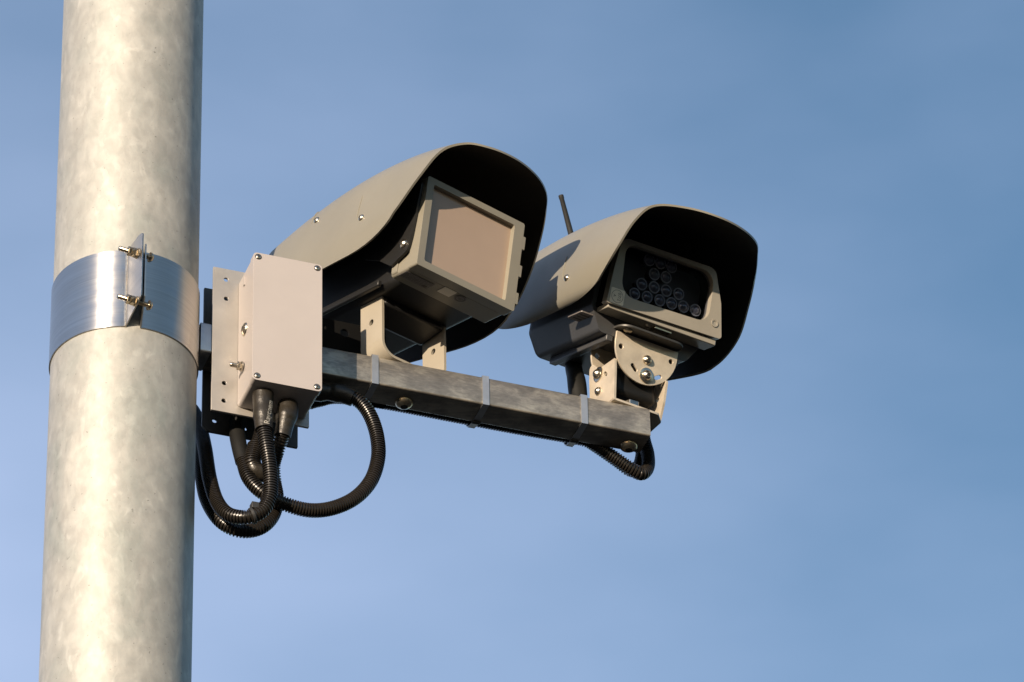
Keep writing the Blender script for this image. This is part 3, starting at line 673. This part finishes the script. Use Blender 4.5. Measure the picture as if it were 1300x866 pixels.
gl = MB(); gl.plate(U2, rpoly([(-.0600, -.0280), (.0650, -.0230), (.0650, .0410), (-.0630, .0390)], [.019, .015, .017, .015], 7), .0065, .0072); gl.build('window_glass', M['glass'], ic)
LP = [(-.0338, -.0149), (-.0157, -.0132), (.0025, -.0115), (.0199, -.0100), (.0370, -.0086), (.0545, -.0075), (-.026, .0006), (-.0079, .0022), (.0095, .0036), (.0276, .0052), (-.0107, .0188), (.0064, .0203), (-.0204, .0345), (-.0043, .0356), (.0119, .0360)]
for x, y in LP:
    l_ = MB(); l_.use(M['glint']).lathe(U2.P(x, y, .0200), -U2.z, [(0, .0066), (.0050, .0074), (.0052, .0066), (.0070, .0050), (.0082, .0026), (.0086, 0)], 22)
    l_.use(M['ring']).lathe(U2.P(x, y, .0200), -U2.z, [(.0049, .0074), (.0049, .0079), (.0056, .0079), (.0056, .0074)], 22)
    l_.use(M['chamber']).lathe(U2.P(x, y, .0335), -U2.z, [(0, .0050), (.0132, .0062)], 18)
    l_.build('lens', None, ic)
s_ = MB(); s_.use(M['bezel']).lathe(U2.P(.0757, -.0216, -.0002), -U2.z, [(0, .0052), (.0008, .0050), (.0006, .0030), (-.001, .0026)], 22); s_.use(M['hole']).lathe(U2.P(.0757, -.0216, .0004), -U2.z, [(0, .0027), (.0002, .0026)], 16)
s_.build('bezel_screw', None, bzl)
# round inspection sticker
st = MB().use(M['sticker']); fs_ = Frame(U2.P(-.0655, -.0325, 0), U2.x, U2.y, -U2.z)
st.plate(fs_, rrect(-.0098, .0098, -.0098, .0098, .0015, 3), .0001, .0005)
st.use(M['ink']); st.plate(fs_, circ(0, 0, .0083, 32), .0005, .0006, [circ(0, 0, .0078, 32)])
for txt, cx, sz in (('07/2', .0026, .0062), ('A', -.0042, .0056)):
    vs, fs = text_mesh(txt, sz); st.add([fs_.P(cx + v.y, -v.x, .00062) for v in vs], fs)
st.build('inspection_sticker', None, bzl)
# underside: front lip, tag plate, latch
lp = MB(); lp.box(Frame(U2.P(0, -.044, 0), U2.x, U2.y, U2.z), -.074, .084, -.004, .0035, .004, .030); lp.build('bottom_lip', M['bezel'], ic, bevel=.001)
lp = MB().use(M['steel']); lp.box(Frame(U2.P(.01, -.049, .012), U2.x, U2.y, U2.z), -.012, .012, -.002, .001, -.004, .006); dome_bolt(lp, U2.P(-.008, -.0482, .016), -U2.y, .004, .0025); lp.build('latch', None, ic, bevel=.0005)
tg = MB().use(M['grey_label']); ft = Frame(U2.P(-.0825, -.052, .052), U2.z, U2.x, -U2.y)
tg.plate(ft, rrect(-.018, .016, -.010, .016, .002, 3), -.0008, .0008); tg.use(M['ink'])
for r in range(3): tg.plate(ft, [(-.010 + r * .008, -.006), (-.007 + r * .008, -.006), (-.007 + r * .008, .012 - r * .003), (-.010 + r * .008, .012 - r * .003)], .0008, .001)
tg.build('tag_plate', None, ic)
for sx in (-.050, .046):
    rl = MB(); rl.box(U2, sx - .005, sx + .005, -.0790, -.0705, .03, .165); rl.build('slide_rail', M['slate'], ic, bevel=.0015)
an = MB(); a0 = U2.P(-.0073, .1325, .205); a1 = U2.P(-.0306 + .001, .1800, .205)
a0 = U2.P(-.001, .100, .20); dirn = (U2.P(-.0306, .18, .25) - U2.P(-.0073, .1345, .25)).normalized()
a0 = U2.P(-.0073, .1345, .25) - dirn * .045; LA = .0969
an.lathe(a0, dirn, [(0, .0042), (.03, .0040), (LA - .006, .0030), (LA - .005, .0034), (LA - .001, .0034), (LA, .0024)], 14)
an.build('antenna', M['rubber'], ic)
# --- two-way tilt bracket between camera and arm
G = V((.59818, .23011, RZ + .075)); VB = unit_frame((.59818, .23011, .02), 33, 0); VB.y = V((0, 0, 1))
US = Frame(G, U2.x, U2.y, U2.z)
mt = MB()
mt.plate(Frame(US.P(.003, .0505, 0), US.x, US.z, -US.y), rrect(-.047, .047, -.050, .130, .016, 6), -.003, .0)
mb_ = mt.build('mounting_plate', M['backplate'], ic, bevel=.0008)
s_ = MB(); dome_bolt(s_.use(M['bolt']), US.P(-.030, .0500, -.038), -US.y, .006, .003); s_.build('plate_screw', None, mb_)
def sector(dz, back=False):
    pts = [(-.0410, .0478), (.0490, .0478), (.0490, .036)]
    for k in range(0, 21):
        t = radians(-4 - 172 * k / 20); pts.append((.0040 + .0450 * cos(t), .0370 + .0450 * sin(t)))
    pts.append((-.0410, .036))
    m_ = MB(); fsx = Frame(US.P(0, 0, dz), US.x, US.y, -US.z)
    m_.plate(fsx, pts, 0, .0028, [circ(-.0320, .0300, .0034, 14), circ(.0405, .0330, .0032, 14), slot(-.0120, .0115, -.0070, .0070, .0026), slot(.0235, .0060, .0285, .0090, .0026)])
    so_ = m_.build('sector_plate', M['inox'], mb_, bevel=.0003)
    if not back:
        s_ = MB(); dome_bolt(s_.use(M['steel']), fsx.P(.0068, .0244, .0029), -US.z, .0062, .0052, True, 0); s_.build('pivot_bolt', None, ic)
        s_ = MB(); dome_bolt(s_.use(M['steel']), fsx.P(.0090, .0045, .0029), -US.z, .0066, .0052, True, .0098); s_.build('locking_bolt', None, ic)
sector(-.028); sector(.028, True)
# lower yoke: base on the arm and two upright tabs
yk = MB(); yk.plate(Frame(VB.P(0, .0003, 0), VB.x, VB.z, -V((0, 0, 1))), rpoly([(-.037, -.0260), (.028, -.0260), (.0400, -.014), (.0400, .012), (.026, .0260), (-.037, .0260)], [.001, .004, .004, .004, .004, .001], 3), -.003, 0)
def tab(x, s):
    ft_ = Frame(VB.P(x, 0, 0), VB.z, V((0, 0, 1)), -VB.x)
    pts = rpoly([(-.0262, .0005), (.0262, .0005), (.0262, .060), (.024, .088), (.004, .064), (-.0311, .0590), (-.0300, .040)], [0, 0, .004, .006, .0, .001, .004])
    return ft_, pts
ft_, pts = tab(-.037, -1)
yk.plate(ft_, pts, -.003, 0, [slot(-.0115, .0460, -.0085, .0500, .0025)])
ft2, pts2 = tab(.040, 1)
pts2 = rpoly([(-.013, .0005), (.011, .0005), (.012, .030), (-.004, .056), (-.026, .0600), (-.0330, .050), (-.024, .022)], [0, 0, .010, .008, .006, .005, .012])
yk.plate(ft2, pts2, -.0, .003, [circ(-.013, .034, .003)])
yk.build('yoke', M['inox'], ic, bevel=.0004)
s_ = MB(); dome_bolt(s_.use(M['steel']), ft_.P(.0051, .0564, .0001), -VB.x, .0066, .0058, True, .0098); s_.build('locking_bolt', None, ic)
s_ = MB(); dome_bolt(s_.use(M['steel']), ft_.P(.0063, .0317, .0001), -VB.x, .0056, .0048, True, 0); s_.build('pivot_bolt', None, ic)
cb = MB(); cb.use(M['shade_black']).box(VB, -.0280, .0330, .022, .062, -.0180, .0245); cb.build('swivel_block', None, ic, bevel=.008, seg=4)
s_ = MB(); hexnut(s_.use(M['steel']), VB.P(-.004, .0034, -.012), V((0, 0, 1)), .0125, .0095); s_.build('bracket_nut', None, ic, bevel=.0008)
s_ = MB(); dome_bolt(s_.use(M['bolt']), RIG.P(.6409, .0083, -.0201), (0, 0, -1), .0112, .0072, True); s_.build('bracket_bolt', None, ic)
